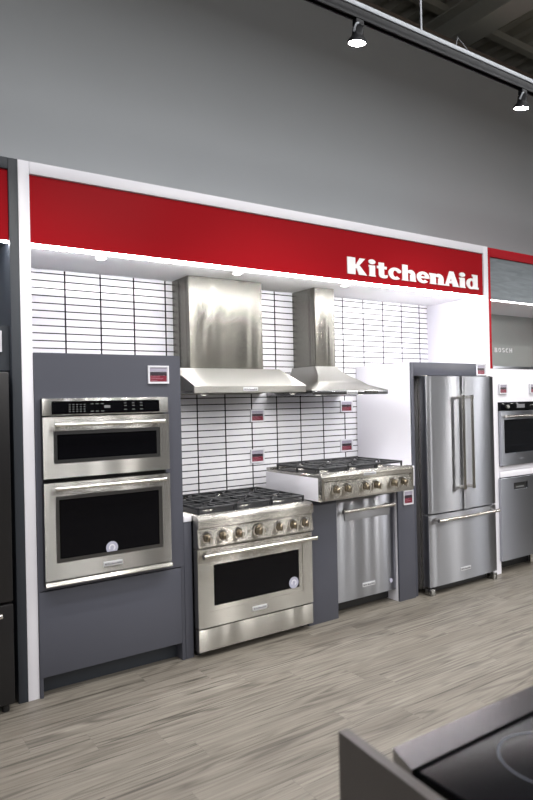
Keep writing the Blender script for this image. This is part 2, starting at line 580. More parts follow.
# glyph = (width, [('p', polygon) | ('r', outer, inner)]); cap height 1, x height .72
def glyphs():
    G = {}
    G['K'] = (1.14, [('p', rect(0.0, 0.46, 0, 1)), ('p', [(0.42, 0.44), (0.72, 1.0), (1.04, 1.0), (0.70, 0.58), (0.50, 0.36)]),
                     ('p', [(0.44, 0.60), (0.62, 0.66), (1.14, 0.0), (0.66, 0.0)])])
    G['i'] = (0.46, [('p', rect(0.06, 0.40, 0, 0.68)), ('p', rect(0.02, 0.20, 0.58, 0.68)), ('p', rect(0.03, 0.44, 0, 0.08)), ('p', ell(0.22, 0.89, 0.205, 0.15))])
    G['t'] = (0.62, [('p', rect(0.10, 0.42, 0.16, 0.92)), ('p', rect(0.0, 0.58, 0.54, 0.70)),
                     ('p', [(0.10, 0.22), (0.13, 0.08), (0.22, 0.0), (0.38, -0.03), (0.52, -0.01), (0.62, 0.05), (0.62, 0.20), (0.50, 0.15), (0.42, 0.18), (0.42, 0.30)])])
    G['c'] = (0.76, [('p', arc_band(0.40, 0.35, 0.40, 0.38, 0.13, 0.20, 48, 312)), ('p', ell(0.62, 0.52, 0.125, 0.11))])
    G['h'] = (0.86, [('p', rect(0.04, 0.36, 0, 1.0)), ('p', arc_band(0.54, 0.40, 0.28, 0.32, 0.02, 0.12, 0, 150)),
                     ('p', rect(0.50, 0.82, 0, 0.42)), ('p', rect(0.01, 0.39, 0, 0.07)), ('p', rect(0.48, 0.86, 0, 0.07))])
    G['e'] = (0.76, [('p', arc_band(0.39, 0.35, 0.39, 0.38, 0.14, 0.20, 0, 318)), ('p', rect(0.12, 0.775, 0.30, 0.42))])
    G['n'] = (0.88, [('p', rect(0.05, 0.37, 0, 0.70)), ('p', rect(0.0, 0.2, 0.56, 0.70)), ('p', arc_band(0.55, 0.40, 0.28, 0.32, 0.02, 0.12, 0, 150)),
                     ('p', rect(0.51, 0.83, 0, 0.42)), ('p', rect(0.02, 0.40, 0, 0.07)), ('p', rect(0.48, 0.88, 0, 0.07))])
    G['A'] = (1.02, [('p', [(0.0, 0.0), (0.24, 0.0), (0.52, 0.76), (0.46, 1.0), (0.34, 1.0)]), ('p', [(0.34, 1.0), (0.64, 1.0), (1.02, 0.0), (0.58, 0.0), (0.42, 0.62)]),
                     ('p', rect(0.18, 0.72, 0.20, 0.36)), ('p', rect(-0.04, 0.30, 0, 0.10))])
    G['d'] = (0.82, [('r', ell(0.36, 0.35, 0.36, 0.38), ell(0.36, 0.35, 0.11, 0.22)), ('p', rect(0.46, 0.78, 0, 1.0)), ('p', rect(0.40, 0.6, 0.86, 1.0)), ('p', rect(0.6, 0.84, 0, 0.13))])
    G['B'] = (0.82, [('p', rect(0, 0.24, 0, 1)), ('p', arc_band(0.34, 0.75, 0.36, 0.25, 0.14, 0.1, -90, 90)), ('p', arc_band(0.40, 0.27, 0.40, 0.27, 0.16, 0.1, -90, 90)),
                     ('p', rect(0.2, 0.42, 0.86, 1)), ('p', rect(0.2, 0.42, 0.43, 0.58)), ('p', rect(0.2, 0.42, 0, 0.14))])
    G['O'] = (0.9, [('r', ell(0.45, 0.5, 0.45, 0.5), ell(0.45, 0.5, 0.22, 0.3))])
    G['S'] = (0.78, [('p', arc_band(0.39, 0.73, 0.36, 0.27, 0.14, 0.10, 20, 270)), ('p', arc_band(0.39, 0.29, 0.38, 0.29, 0.15, 0.12, -160, 90))])
    G['C'] = (0.82, [('p', arc_band(0.45, 0.5, 0.45, 0.5, 0.22, 0.3, 50, 310))])
    G['H'] = (0.84, [('p', rect(0, 0.24, 0, 1)), ('p', rect(0.6, 0.84, 0, 1)), ('p', rect(0.2, 0.64, 0.42, 0.6))])
    return G


GL = glyphs()


def glyph_mb(ch, x0, x1, z0, h, y0, y1):
    w, shapes = GL[ch]
    s = (x1 - x0) / w
    mb = MB()
    e = 0.0
    for sh in shapes:
        f = lambda poly: [(x0 + p[0] * s, z0 + p[1] * h) for p in poly]
        if sh[0] == 'p':
            mb.prism(f(sh[1]), 'y', y0 - e, y1)
        else:
            mb.band(f(sh[1]), f(sh[2]), 'y', y0 - e, y1)
        e += 0.00006
    return mb


def tiny_text(word, x0, x1, z0, z1, y, depth=0.0012):
    tot = sum(GL[c][0] for c in word) + 0.14 * (len(word) - 1)
    s = (x1 - x0) / tot
    mb = MB()
    x = x0
    for c in word:
        w, shapes = GL[c]
        for sh in shapes:
            f = lambda poly: [(x + p[0] * s, z0 + p[1] * (z1 - z0)) for p in poly]
            if sh[0] == 'p':
                mb.prism(f(sh[1]), 'y', y, y + depth)
            else:
                mb.band(f(sh[1]), f(sh[2]), 'y', y, y + depth)
        x += (w + 0.14) * s
    return mb


def badge(parent, x0, x1, z0, z1, y):
    b = build('badge', box(x0, x1, y - 0.004, y, z0, z1, b=0.001), 'badge', parent)
    b['label'] = 'small silver name badge'
    p = (z1 - z0) * 0.27
    build('badge_lettering', tiny_text('KitchenAid', x0 + 0.008, x1 - 0.008, z0 + p, z1 - p, y - 0.0052), 'badgeink', b, smooth=False)
    return b


def bar_handle(parent, p0, p1, r, back, post_in=0.03, post_r=None, mat='satin', axis='x'):
    """round bar with end collars and two standoff posts reaching back by `back`"""
    p0, p1 = Vector(p0), Vector(p1)
    d = (p1 - p0).normalized()
    mb = MB().cyl(p0, p1, r, seg=20)
    for e, s in ((p0, 1), (p1, -1)):
        mb.cyl(e + d * s * -0.004, e + d * s * 0.012, r * 1.18, seg=20)
        c = e + d * s * post_in
        mb.sweep([c, c + Vector((0, back * 0.5, 0)), c + Vector((0, back, 0))], [(post_r or r) * 0.85, (post_r or r) * 0.85, (post_r or r) * 1.35], seg=16)
    return build('handle', mb, mat, parent)


def sticker(parent, x, z, r, y):
    s = build('sticker', MB().cyl((x, y, z), (x, y - 0.0012, z), r, seg=28), 'stick', parent)
    s['label'] = 'round pale sticker on the glass'
    n = 24
    build('sticker_print', MB().prism(arc_band(x, z, r * 0.55, r * 0.55, r * 0.33, r * 0.33, -60, 215), 'y', y - 0.0022, y - 0.001), 'labw', s, smooth=False)
    return s


# ================================================================== SETTING
struct('floor', box(-6, 13, -10, 2.2, -0.05, 0), 'floor')
struct('wall_back', box(-6, 13, 0.76, 0.90, 0, 5.26), 'wall')
struct('trim_1', box(-6, 13, 0.70, 0.98, 5.262, 5.33), 'ledge')
struct('wall_far', box(-6, 13, 2.2, 2.3, 0, 6.6), 'wall')
struct('wall_left', box(-6.1, -6, -10, 2.3, 0, 6.6), 'wallroom')
struct('wall_right', box(13, 13.1, -10, 2.3, 0, 6.6), 'wall')
struct('wall_front', box(-6, 13, -10.1, -10, 0, 6.6), 'wallroom')
mb = MB()
prof = []
x = -6.0
while x < 13:
    prof += [(x, 6.45), (x + 0.05, 6.37), (x + 0.15, 6.37), (x + 0.20, 6.45)]
    x += 0.30
prof += [(13, 6.45), (13, 6.6), (-6, 6.6)]
mb.prism(prof, 'y', -10, 2.2)
struct('ceiling', mb, 'ceil')
for i, bx in enumerate((-1.1, 2.1, 5.48, 8.7)):
    mb = MB().box(bx - 0.17, bx + 0.17, -10, 2.2, 5.92, 5.945)
    mb.box(bx - 0.012, bx + 0.012, -10, 2.2, 5.945, 6.25)
    mb.box(bx - 0.17, bx + 0.17, -10, 2.2, 6.25, 6.275)
    struct('trim_%d' % (i + 2), mb, 'beam')
for i, by in enumerate((-3.2, -0.9, 1.5)):
    mb = MB()
    mb.box(-6, 13, by - 0.05, by + 0.05, 6.28, 6.368)
    struct('trim_%d' % (i + 6), mb, 'ceil')

# ================================================================== MAIN DISPLAY SURROUND
W, H, T = 4.062, 2.972, 0.060
D = 0.673
ds = thing('display_surround', 'white display bay frame with a long red sign panel and tiled back', 'display stand', (W / 2, 0.3, 0))
build('upright', box(0, T, 0, D + 0.03, 0, H, b=0.002), 'white', ds)
build('upright', box(W - T, W, 0, D + 0.03, 0, H, b=0.002), 'white', ds)
build('top_rail', box(T + 0.001, W - T - 0.001, 0, D + 0.03, H - 0.068, H, b=0.002), 'white', ds)
fp = build('fascia_panel', box(T + 0.001, W - T - 0.001, 0.014, 0.034, 2.522, H - 0.070), 'red', ds)
fp['label'] = 'glossy red sign panel'
build('soffit', box(T + 0.001, W - T - 0.001, 0.036, D - 0.002, 2.524, 2.544), 'whitesat', ds)
build('led_strip', MB().prism([(0.016, 2.521), (0.016, 2.514), (0.034, 2.504), (0.034, 2.521)], 'x', T + 0.004, W - T - 0.004), 'led', ds)
bs = build('tile_backsplash', box(T + 0.001, W - T - 0.001, D, D + 0.02, 0, 2.523), 'tile', ds)
bs['label'] = 'white stacked tile wall with dark grout'
LX = [('K', 346.8, 366.7), ('i', 368.1, 375.9), ('t', 376.9, 387.4), ('c', 388.3, 401.5), ('h', 401.9, 416.3), ('e', 417.0, 429.6),
      ('n', 429.9, 445.0), ('A', 445.6, 459.6), ('i', 459.9, 466.6), ('d', 467.2, 479.2)]


def px_to_x(u):
    # where a pixel column of the sign meets the sign's plane (y = 0, z = 2.6)
    tan = (u - 266.5) / 635.984
    d = Rv * tan + Fv
    k = (0.0 + 3.634179) / (d.y + 0.0149 * 0)
    return -0.840568 + d.x * k


# letter edges in metres along the sign
edges = [(c, 2.386 + (px_to_x(a) - px_to_x(346.8)) * 1.545 / (px_to_x(479.2) - px_to_x(346.8)),
          2.386 + (px_to_x(b) - px_to_x(346.8)) * 1.545 / (px_to_x(479.2) - px_to_x(346.8))) for c, a, b in LX]
for c, a, b in edges:
    build('letter', glyph_mb(c, a, b, 2.574, 0.128, 0.008, 0.014), 'letter', fp, smooth=False)

# soffit downlights
dl = None
names = ['recessed downlight above the tall oven cabinet', 'recessed downlight in front of the wide hood chimney',
         'recessed downlight right of the narrow hood chimney', 'recessed downlight above the french door refrigerator']
for i, xx in enumerate((0.53, 1.52, 2.52, 3.48)):
    loc = (xx, 0.20, 2.514)
    if dl is None:
        dl = thing('downlight', names[0], 'light', loc, 'soffit downlights')
        build('trim_ring', MB().lathe([(0.028, 0.006), (0.029, 0.004), (0.036, 0.005), (0.039, 0.0095), (0.028, 0.0095)], loc, 'z'), 'whitesat', dl)
        build('lens', MB().cyl((xx, 0.2, 2.5195), (xx, 0.2, 2.5215), 0.0275), 'dlamp', dl)
        L0 = bpy.data.lights.new('downlight_glow', 'SPOT')
        L0.energy = 10.5
        L0.spot_size = math.radians(110)
        L0.spot_blend = 0.9
        L0.shadow_soft_size = 0.03
        L0.color = (1.0, 0.98, 0.97)
    else:
        c = copy_tree(dl, None, loc)
        c['label'] = names[i]
    lo = bpy.data.objects.new('downlight_glow', L0)
    COL.objects.link(lo)
    lo.location = (xx, 0.20, 2.505)

# ================================================================== LEFT BAY
lb = thing('display_surround', 'dark grey display bay frame with red sign panel at left edge', 'display stand', (-0.7, 0.3, 0))
build('upright', box(-0.0505, -0.001, 0, D + 0.03, 0, H, b=0.002), 'dgrey', lb)
build('upright', box(-1.45, -1.40, 0, D + 0.03, 0, H, b=0.002), 'dgrey', lb)
build('top_rail', box(-1.399, -0.0515, 0, D + 0.03, H - 0.062, H, b=0.002), 'dgrey', lb)
build('fascia_panel', box(-1.399, -0.0515, 0.014, 0.034, 2.522, H - 0.064), 'red', lb)['label'] = 'glossy red sign panel'
build('soffit', box(-1.399, -0.0515, 0.036, D, 2.524, 2.544), 'dgrey', lb)
build('led_strip', box(-1.396, -0.055, 0.016, 0.034, 2.512, 2.521), 'led', lb)
build('back_panel', box(-1.399, -0.0515, D, D + 0.02, 0, 2.523), 'grey', lb)
build('header_panel', box(-1.399, -0.0515, 0.05, 0.07, 1.815, 2.06), 'dgrey', lb)

bf = thing('refrigerator', 'black refrigerator at the left edge, in the dark grey bay', 'refrigerator', (-0.55, 0.25, 0))
build('body', box(-1.0, -0.085, -0.01, 0.6, 0.03, 1.80, b=0.004), 'bsteel', bf)
build('door', box(-1.0, -0.085, -0.08, -0.012, 0.585, 1.80, b=0.008), 'bsteel', bf)
dr = build('drawer', box(-1.0, -0.085, -0.08, -0.012, 0.045, 0.573, b=0.008), 'bsteel', bf)
bar_handle(dr, (-0.93, -0.125, 0.53), (-0.155, -0.125, 0.53), 0.012, 0.045)
for lx in (-0.96, -0.125):
    build('foot', MB().cyl((lx, -0.03, 0.0), (lx, -0.03, 0.032), 0.02), 'black', bf)

# ================================================================== TALL OVEN CABINET
tc = thing('oven_cabinet', 'tall grey laminate cabinet housing the double wall oven', 'cabinet', (0.5, 0.3, 0))
mb = MB()
mb.box(0.062, 0.080, -0.008, 0.64, 0.0, 1.912, b=0.001)
mb.box(0.930, 0.953, -0.008, 0.64, 0.0, 1.912, b=0.001)
mb.box(0.081, 0.929, 0.012, 0.64, 1.893, 1.912)
mb.box(0.081, 0.929, 0.62, 0.64, 0.11, 1.892)
mb.box(0.081, 0.929, 0.0, 0.62, 0.592, 0.61)
build('carcass', mb, 'grey', tc)
mb = MB().band(rect(0.063, 0.952, 0.590, 1.912), rect(0.095, 0.842, 0.625, 1.650), 'y', -0.012, -0.0085)
build('front_frame', mb, 'grey', tc)
build('drawer_front', box(0.064, 0.928, -0.012, 0.010, 0.112, 0.583, b=0.0015), 'grey', tc)
build('toe_kick', box(0.081, 0.929, 0.075, 0.095, 0.0, 0.108), 'dgrey', tc)

ov = thing('wall_oven', 'stainless double wall oven with microwave on top, in tall grey cabinet', 'oven', (0.468, 0.2, 0.615))
ox0, ox1 = 0.0895, 0.8455
build('body', box(0.10, 0.835, -0.008, 0.55, 0.63, 1.645), 'gap', ov)
cp = build('control_panel', box(ox0, ox1, -0.055, -0.013, 1.560, 1.655, b=0.003), 'steel', ov)
build('display', box(0.140, 0.786, -0.0575, -0.055, 1.567, 1.639), 'bglass', cp)
mb = MB()
for r in range(4):
    for c in range(5):
        mb.box(0.235 + c * 0.021, 0.245 + c * 0.021, -0.0585, -0.0573, 1.579 + r * 0.013, 1.582 + r * 0.013)
for c in range(3):
    mb.box(0.360 + c * 0.03, 0.378 + c * 0.03, -0.0585, -0.0573, 1.578, 1.581)
    mb.box(0.360 + c * 0.03, 0.376 + c * 0.03, -0.0585, -0.0573, 1.62, 1.623)
    mb.box(0.56 + c * 0.05, 0.578 + c * 0.05, -0.0585, -0.0573, 1.584, 1.587)
    mb.box(0.56 + c * 0.05, 0.576 + c * 0.05, -0.0585, -0.0573, 1.606, 1.609)
    mb.box(0.56 + c * 0.05, 0.574 + c * 0.05, -0.0585, -0.0573, 1.622, 1.625)
build('keypad_print', mb, 'mark', cp, smooth=False)
build('clock', box(0.44, 0.475, -0.0585, -0.0573, 1.597, 1.612), 'mark', cp)


def oven_door(parent, x0, x1, z0, z1, y, yb, win, handle_z, hx, steelm='steel', frame_w=0.022, hr=0.011, ho=0.05, name='door'):
    d = build(name, MB().band(rect(x0, x1, z0, z1), rect(win[0], win[1], win[2], win[3]), 'y', y, yb), steelm, parent)
    mbw = MB().frame(win[0] - 0.001, win[1] + 0.001, win[2] - 0.001, win[3] + 0.001, frame_w, y + 0.003, y + 0.012)
    build('window_trim', mbw, 'trim', d)
    build('window', box(win[0] + frame_w - 0.002, win[1] - frame_w + 0.002, y + 0.0065, y + 0.012, win[2] + frame_w * 0.3, win[3] - frame_w * 0.3), 'bglass', d)
    bar_handle(d, (hx[0], y - ho, handle_z), (hx[1], y - ho, handle_z), hr, ho)
    return d


d1 = oven_door(ov, ox0, ox1, 1.212, 1.552, -0.060, -0.014, (0.146, 0.784, 1.292, 1.474), 1.508, (0.145, 0.79))
d1['label'] = 'upper microwave door'
d2 = oven_door(ov, ox0, ox1, 0.650, 1.187, -0.060, -0.014, (0.150, 0.790, 0.742, 1.112), 1.158, (0.145, 0.79))
d2['label'] = 'lower oven door'
badge(d2, 0.415, 0.530, 0.682, 0.708, -0.060)
sticker(d2, 0.470, 0.785, 0.036, -0.0538)
build('bottom_trim', MB().prism([(-0.013, 0.648), (-0.062, 0.640), (-0.072, 0.624), (-0.07, 0.618), (-0.013, 0.618)], 'x', ox0, ox1), 'steelw', ov)

# ------------------------------------------------------------------ base fillers and worktop pieces
f1 = tag(build('filler_panel', box(0.956, 1.010, -0.006, 0.60, 0, 0.862, b=0.001), 'grey', origin=(0.983, 0.3, 0)), 'narrow grey base panel between tall oven cabinet and freestanding range', 'panel')
tag(build('worktop', box(0.955, 1.011, -0.012, 0.66, 0.864, 0.902, b=0.002), 'white', origin=(0.983, 0.3, 0.864)), 'tiny white worktop strip between tall grey cabinet and range', 'worktop')
tag(build('filler_panel', box(1.930, 2.205, -0.012, 0.60, 0, 0.885, b=0.001), 'grey', origin=(2.07, 0.3, 0)), 'wide grey base panel between range and dishwasher with bar handle', 'panel')
rp = thing('filler_panel', 'grey base panel with price label between dishwasher and refrigerator', 'panel', (2.93, 0.3, 0))
build('front_panel', box(2.838, 3.022, -0.018, 0.0, 0, 0.902, b=0.001), 'grey', rp)
build('side_panel', box(2.838, 2.856, 0.001, 0.60, 0, 0.902), 'white', rp)['label'] = 'white side face'

# ================================================================== PRICE LABELS
def price_label(x0, x1, z0, z1, y, label, dark=False):
    t = thing('price_label', label, 'sign', ((x0 + x1) / 2, y, z0), 'framed price labels')
    w, h = x1 - x0, z1 - z0
    build('frame', MB().frame(x0, x1, z0, z1, w * 0.07, y - 0.012, y), 'labw', t)
    a, b, c, d = x0 + w * 0.075, x1 - w * 0.075, z0 + h * 0.075, z1 - h * 0.075
    k = build('card', box(a, b, y - 0.006, y - 0.001, c, d), 'labw', t)
    hh = d - c
    build('header_print', box(a + 0.003, b - 0.003, y - 0.0072, y - 0.0061, c + hh * 0.70, d - 0.004), 'labg', k)
    build('photo_print', box(a + 0.003, b - 0.003, y - 0.0072, y - 0.0061, c + hh * 0.44, c + hh * 0.68), 'labk', k)
    build('red_print', box(a + 0.003, b - 0.003, y - 0.0072, y - 0.0061, c + 0.004, c + hh * 0.435), 'labr', k)
    mb = MB()
    for i in range(3):
        mb.box(a + 0.008, a + 0.008 + (b - a) * (0.35, 0.7, 0.5)[i], y - 0.0080, y - 0.0071, c + hh * (0.10 + 0.12 * i), c + hh * (0.13 + 0.12 * i))
    build('text_line', mb, 'labp', k, smooth=False)
    return t


price_label(0.732, 0.870, 1.738, 1.848, -0.012, 'price label at the top right of the tall grey oven cabinet')
price_label(1.905, 2.035, 1.452, 1.552, D - 0.001, 'upper of two price labels on tile below the wide hood')
price_label(1.897, 2.027, 1.122, 1.232, D - 0.001, 'lower of two price labels on tile, above the freestanding range')
price_label(2.850, 2.990, 1.505, 1.608, D - 0.001, 'upper of two price labels on tile below the narrow hood')
price_label(2.842, 2.982, 1.155, 1.265, D - 0.001, 'lower of two price labels on tile, just above the rangetop')
price_label(3.855, 3.975, 1.805, 1.905, -0.004, 'price label above the top right corner of the refrigerator')
price_label(2.893, 3.003, 0.762, 0.878, -0.018, 'price label under the rangetop corner, beside the dishwasher')
price_label(4.170, 4.285, 1.636, 1.730, -0.005, 'left price label above the built-in oven in the red framed bay')
price_label(4.640, 4.755, 1.636, 1.730, -0.005, 'price label cut by the right edge above built-in oven')
price_label(-0.205, -0.093, 1.915, 2.03, 0.049, 'price label above the black refrigerator at left edge')

# ================================================================== GAS KNOB
def knob(parent, x, y, z, r=0.024, mesh=None, tilt=0.0, big=False):
    """bezel + grip; the first builds the meshes, the rest copy them"""
    if mesh is None:
        n = Vector((0, -1, tilt)).normalized()
        o = Vector((x, y, z))
        k = build('knob', MB().lathe([(0.0, 0.052), (r * 0.62, 0.052), (r * 0.74, 0.048), (r * 0.80, 0.030), (r * 0.84, 0.012), (r * 0.84, 0.006)], o, n, 24), 'knobdark', parent)
        b = build('bezel', MB().lathe([(r * 0.88, 0.0), (r * 1.28, 0.0), (r * 1.24, 0.008), (r * 1.05, 0.010), (r * 0.86, 0.006)], o, n, 28), 'chrome', k)
        g = MB()
        u = Vector((1, 0, 0))
        w = n.cross(u)
        c0 = o + n * 0.05
        vs = []
        for (a, bb) in ((-0.24, -0.98), (0.24, -0.98), (0.24, 0.98), (-0.24, 0.98)):
            vs.append((a, bb))
        g.loft([[c0 + u * a * r + w * b2 * r * 0.9 for a, b2 in vs], [c0 + n * 0.014 + u * a * r * 0.8 + w * b2 * r * 0.8 for a, b2 in vs]])
        build('grip', g, 'chrome', k)
        k['_o'] = (x, y, z)
        return k
    c = mesh.copy()
    COL.objects.link(c)
    c.parent = parent
    c.location = mesh.location + Vector((x, y, z)) - Vector(mesh['_o'])
    for ch in mesh.children:
        q = ch.copy()
        COL.objects.link(q)
        q.parent = c
    return c


def grate(parent, x0, x1, y0, y1, zt, bars=4):
    """one cast iron grate section with two burner openings"""
    mb = MB()
    w = 0.013
    zb = zt - 0.016
    for (a, b, c, d) in ((x0, x1, y0, y0 + w), (x0, x1, y1 - w, y1), (x0, x0 + w, y0, y1), (x1 - w, x1, y0, y1)):
        mb.box(a, b, c, d, zb, zt, b=0.003, seg=1)
    ym = (y0 + y1) / 2
    xm = (x0 + x1) / 2
    mb.box(x0, x1, ym - w / 2, ym + w / 2, zb, zt, b=0.003, seg=1)
    for cy in ((y0 + ym) / 2, (y1 + ym) / 2):
        q = 0.028
        hw = (ym - y0) / 2
        mb.box(x0, xm - q, cy - w / 2, cy + w / 2, zb, zt, b=0.003, seg=1)
        mb.box(xm + q, x1, cy - w / 2, cy + w / 2, zb, zt, b=0.003, seg=1)
        mb.box(xm - w / 2, xm + w / 2, cy - hw, cy - q, zb, zt, b=0.003, seg=1)
        mb.box(xm - w / 2, xm + w / 2, cy + q, cy + hw, zb, zt, b=0.003, seg=1)
        for sx in (-1, 1):
            for sy in (-1, 1):
                a = Vector((xm + sx * (xm - x0 - 0.01), cy + sy * (hw - 0.01), (zb + zt) / 2))
                b = Vector((xm + sx * 0.045, cy + sy * 0.042, (zb + zt) / 2))
                mb.cyl(a, b, 0.0062, seg=6)
    for fx in (x0 + 0.008, x1 - 0.008):
        for fy in (y0 + 0.008, ym, y1 - 0.008):
            mb.cyl((fx, fy, zb - 0.028), (fx, fy, zb + 0.004), 0.007, 0.009, seg=8)
    return build('grate', mb, 'iron', parent)


def burner(parent, x, y, z, r):
    b = build('burner', MB().lathe([(r * 1.15, 0), (r * 1.1, 0.006), (r * 0.85, 0.010), (r * 0.8, 0.016), (0, 0.016)], (x, y, z), 'z', 24), 'satin', parent)
    build('burner_cap', MB().lathe([(r * 0.82, 0.0165), (r * 0.80, 0.024), (r * 0.6, 0.027), (0, 0.027)], (x, y, z), 'z', 24), 'iron', b)
    return b


# ================================================================== FREESTANDING RANGE
rg = thing('range', 'stainless freestanding gas range with seven knobs and black oven window', 'range cooker', (1.47, 0.25, 0))
rx0, rx1 = 1.0145, 1.9255
build('body', box(rx0 + 0.002, rx1 - 0.002, -0.02, 0.63, 0.05, 0.862), 'steel', rg)
build('cooktop', MB().prism([(-0.095, 0.872), (-0.090, 0.888), (-0.080, 0.897), (-0.055, 0.900), (0.60, 0.900), (0.61, 0.92), (0.648, 0.92), (0.648, 0.864), (-0.02, 0.864), (-0.094, 0.864)], 'x', rx0, rx1), 'steelw', rg)
tray = build('burner_tray', box(rx0 + 0.035, rx1 - 0.035, -0.03, 0.585, 0.9005, 0.903), 'black', rg)
mb = MB()
for k in range(6):
    a = rx0 + 0.03 + k * 0.145
    mb.box(a, a + 0.11, 0.6055, 0.640, 0.9205, 0.926)
build('vent_slot', mb, 'black', rg)
cpn = build('control_panel', MB().prism([(-0.094, 0.8635), (-0.094, 0.825), (-0.076, 0.818), (-0.090, 0.705), (-0.078, 0.694), (-0.0205, 0.694), (-0.0205, 0.8635)], 'x', rx0, rx1), 'steelw', rg)
KX = [1.075, 1.190, 1.312, 1.470, 1.632, 1.748, 1.850]
k0 = knob(cpn, KX[0], -0.083, 0.765, 0.0285, tilt=-0.12)
for xx in (KX[1], KX[2], KX[4], KX[5], KX[6]):
    knob(cpn, xx, -0.083, 0.765, mesh=k0)
knob(cpn, KX[3], -0.083, 0.765, 0.038, tilt=-0.12)
for xx in (1.395, 1.548):
    build('indicator', MB().lathe([(0, 0.008), (0.010, 0.008), (0.012, 0.0), (0.014, 0.0)], (xx, -0.083, 0.765), Vector((0, -1, -0.12)), 16), 'chrome', cpn)
gw = (rx1 - rx0 - 0.06) / 3
for k in range(3):
    grate(rg, rx0 + 0.03 + k * gw + 0.001, rx0 + 0.03 + (k + 1) * gw - 0.001, -0.035, 0.585, 0.945)
    for j, by in enumerate((0.12, 0.43)):
        burner(rg, rx0 + 0.03 + (k + 0.5) * gw, by, 0.9035, 0.045 if (k + j) % 2 else 0.052)
dd = build('door', MB().band(rect(rx0 + 0.001, rx1 - 0.001, 0.190, 0.686), rect(1.098, 1.842, 0.285, 0.612), 'y', -0.072, -0.022), 'steelw', rg)
build('window_trim', MB().frame(1.097, 1.843, 0.284, 0.613, 0.034, -0.068, -0.058), 'steelw', dd)
build('window', box(1.130, 1.808, -0.0665, -0.060, 0.314, 0.590), 'bglass', dd)
bar_handle(dd, (1.030, -0.135, 0.655), (1.912, -0.135, 0.655), 0.0145, 0.062, post_in=0.028)
badge(dd, 1.415, 1.530, 0.228, 0.256, -0.072)
sticker(dd, 1.762, 0.355, 0.040, -0.0668)
build('kick_panel', box(rx0 + 0.001, rx1 - 0.001, -0.070, -0.022, 0.042, 0.181, b=0.003), 'steelw', rg)
for fx in (rx0 + 0.04, rx1 - 0.04):
    for fy in (0.02, 0.58):
        build('leg', MB().cyl((fx, fy, 0), (fx, fy, 0.052), 0.018, seg=16), 'black', rg)

# ================================================================== PLATFORM + RANGETOP
tx0, tx1 = 1.932, 2.842
pf = thing('worktop', 'raised white boxed worktop that carries the gas rangetop', 'worktop', (2.48, 0.2, 0.905))
mb = MB().box(1.930, 1.950, -0.145, 0.50, 0.905, 1.068, b=0.001)
mb.box(1.951, 3.030, 0.45, 0.50, 0.905, 1.068)
mb.box(2.842, 3.030, -0.02, 0.449, 0.905, 1.068, b=0.001)
build('side_board', mb, 'white', pf)
build('base_board', box(1.951, 2.841, -0.015, 0.449, 0.905, 0.925), 'white', pf)

rt = thing('rangetop', 'stainless six burner gas rangetop set into the raised white worktop', 'cooktop', (2.39, 0.1, 0.926))
build('body', box(1.952, 2.838, -0.105, 0.445, 0.926, 1.060), 'steel', rt)
build('cooktop', MB().prism([(-0.186, 1.060), (-0.190, 1.075), (-0.182, 1.089), (-0.165, 1.096), (-0.12, 1.096), (-0.11, 1.085), (0.44, 1.085), (0.445, 1.10), (0.495, 1.10), (0.495, 1.0695), (-0.10, 1.0695), (-0.10, 1.060)], 'x', tx0, tx1), 'steelw', rt)
build('burner_tray', box(tx0 + 0.035, tx1 - 0.035, -0.10, 0.43, 1.0852, 1.088), 'black', rt)
rc = build('control_panel', MB().prism([(-0.188, 1.0595), (-0.186, 1.045), (-0.172, 1.037), (-0.190, 0.925), (-0.182, 0.908), (-0.155, 0.904), (-0.106, 0.904), (-0.106, 1.0595)], 'x', tx0 + 0.024, tx1 - 0.024), 'steelw', rt)
for a, b in ((tx0, tx0 + 0.023), (tx1 - 0.023, tx1)):
    mb = MB().prism([(-0.188, 1.0595), (-0.184, 0.915), (-0.172, 0.904), (-0.106, 0.904), (-0.106, 1.0595)], 'x', a, b)
    build('end_cap', mb, 'satin', rt)
k1 = knob(rc, 2.058, -0.181, 0.985, 0.029, tilt=-0.16)
for xx in (2.163, 2.337, 2.447, 2.622, 2.722):
    knob(rc, xx, -0.181, 0.985, mesh=k1)
badge(rt, 2.322, 2.440, 1.062, 1.082, -0.1905)
gw = (tx1 - tx0 - 0.065) / 3
for k in range(3):
    grate(rt, tx0 + 0.040 + k * gw + 0.001, tx0 + 0.040 + (k + 1) * gw - 0.001, -0.10, 0.42, 1.130)
    for j, by in enumerate((0.033, 0.297)):
        burner(rt, tx0 + 0.040 + (k + 0.5) * gw, by, 1.0885, 0.045)

# ================================================================== DISHWASHER
dw = thing('dishwasher', 'stainless dishwasher with bar handle beneath the rangetop', 'dishwasher', (2.52, 0.3, 0))
build('body', box(2.222, 2.826, 0.05, 0.60, 0.10, 0.868), 'gap', dw)
dwd = build('door', box(2.218, 2.830, 0.014, 0.048, 0.098, 0.862, b=0.003), 'steelc', dw)
bar_handle(dwd, (2.262, -0.028, 0.782), (2.782, -0.028, 0.782), 0.0125, 0.042, post_in=0.05)
build('handle_recess', MB().prism([(0.0135, 0.770), (0.0135, 0.700), (0.006, 0.712), (0.004, 0.765)], 'x', 2.300, 2.765), 'steelc', dwd)
badge(dwd, 2.470, 2.600, 0.176, 0.206, 0.014)
build('sticker', MB().cyl((2.775, 0.014, 0.175), (2.775, 0.012, 0.175), 0.017), 'stick', dwd)
build('toe_kick', box(2.222, 2.826, 0.10, 0.12, 0.012, 0.095), 'black', dw)
for fx in (2.26, 2.79):
    build('foot', MB().cyl((fx, 0.16, 0), (fx, 0.16, 0.102), 0.014, seg=12), 'black', dw)

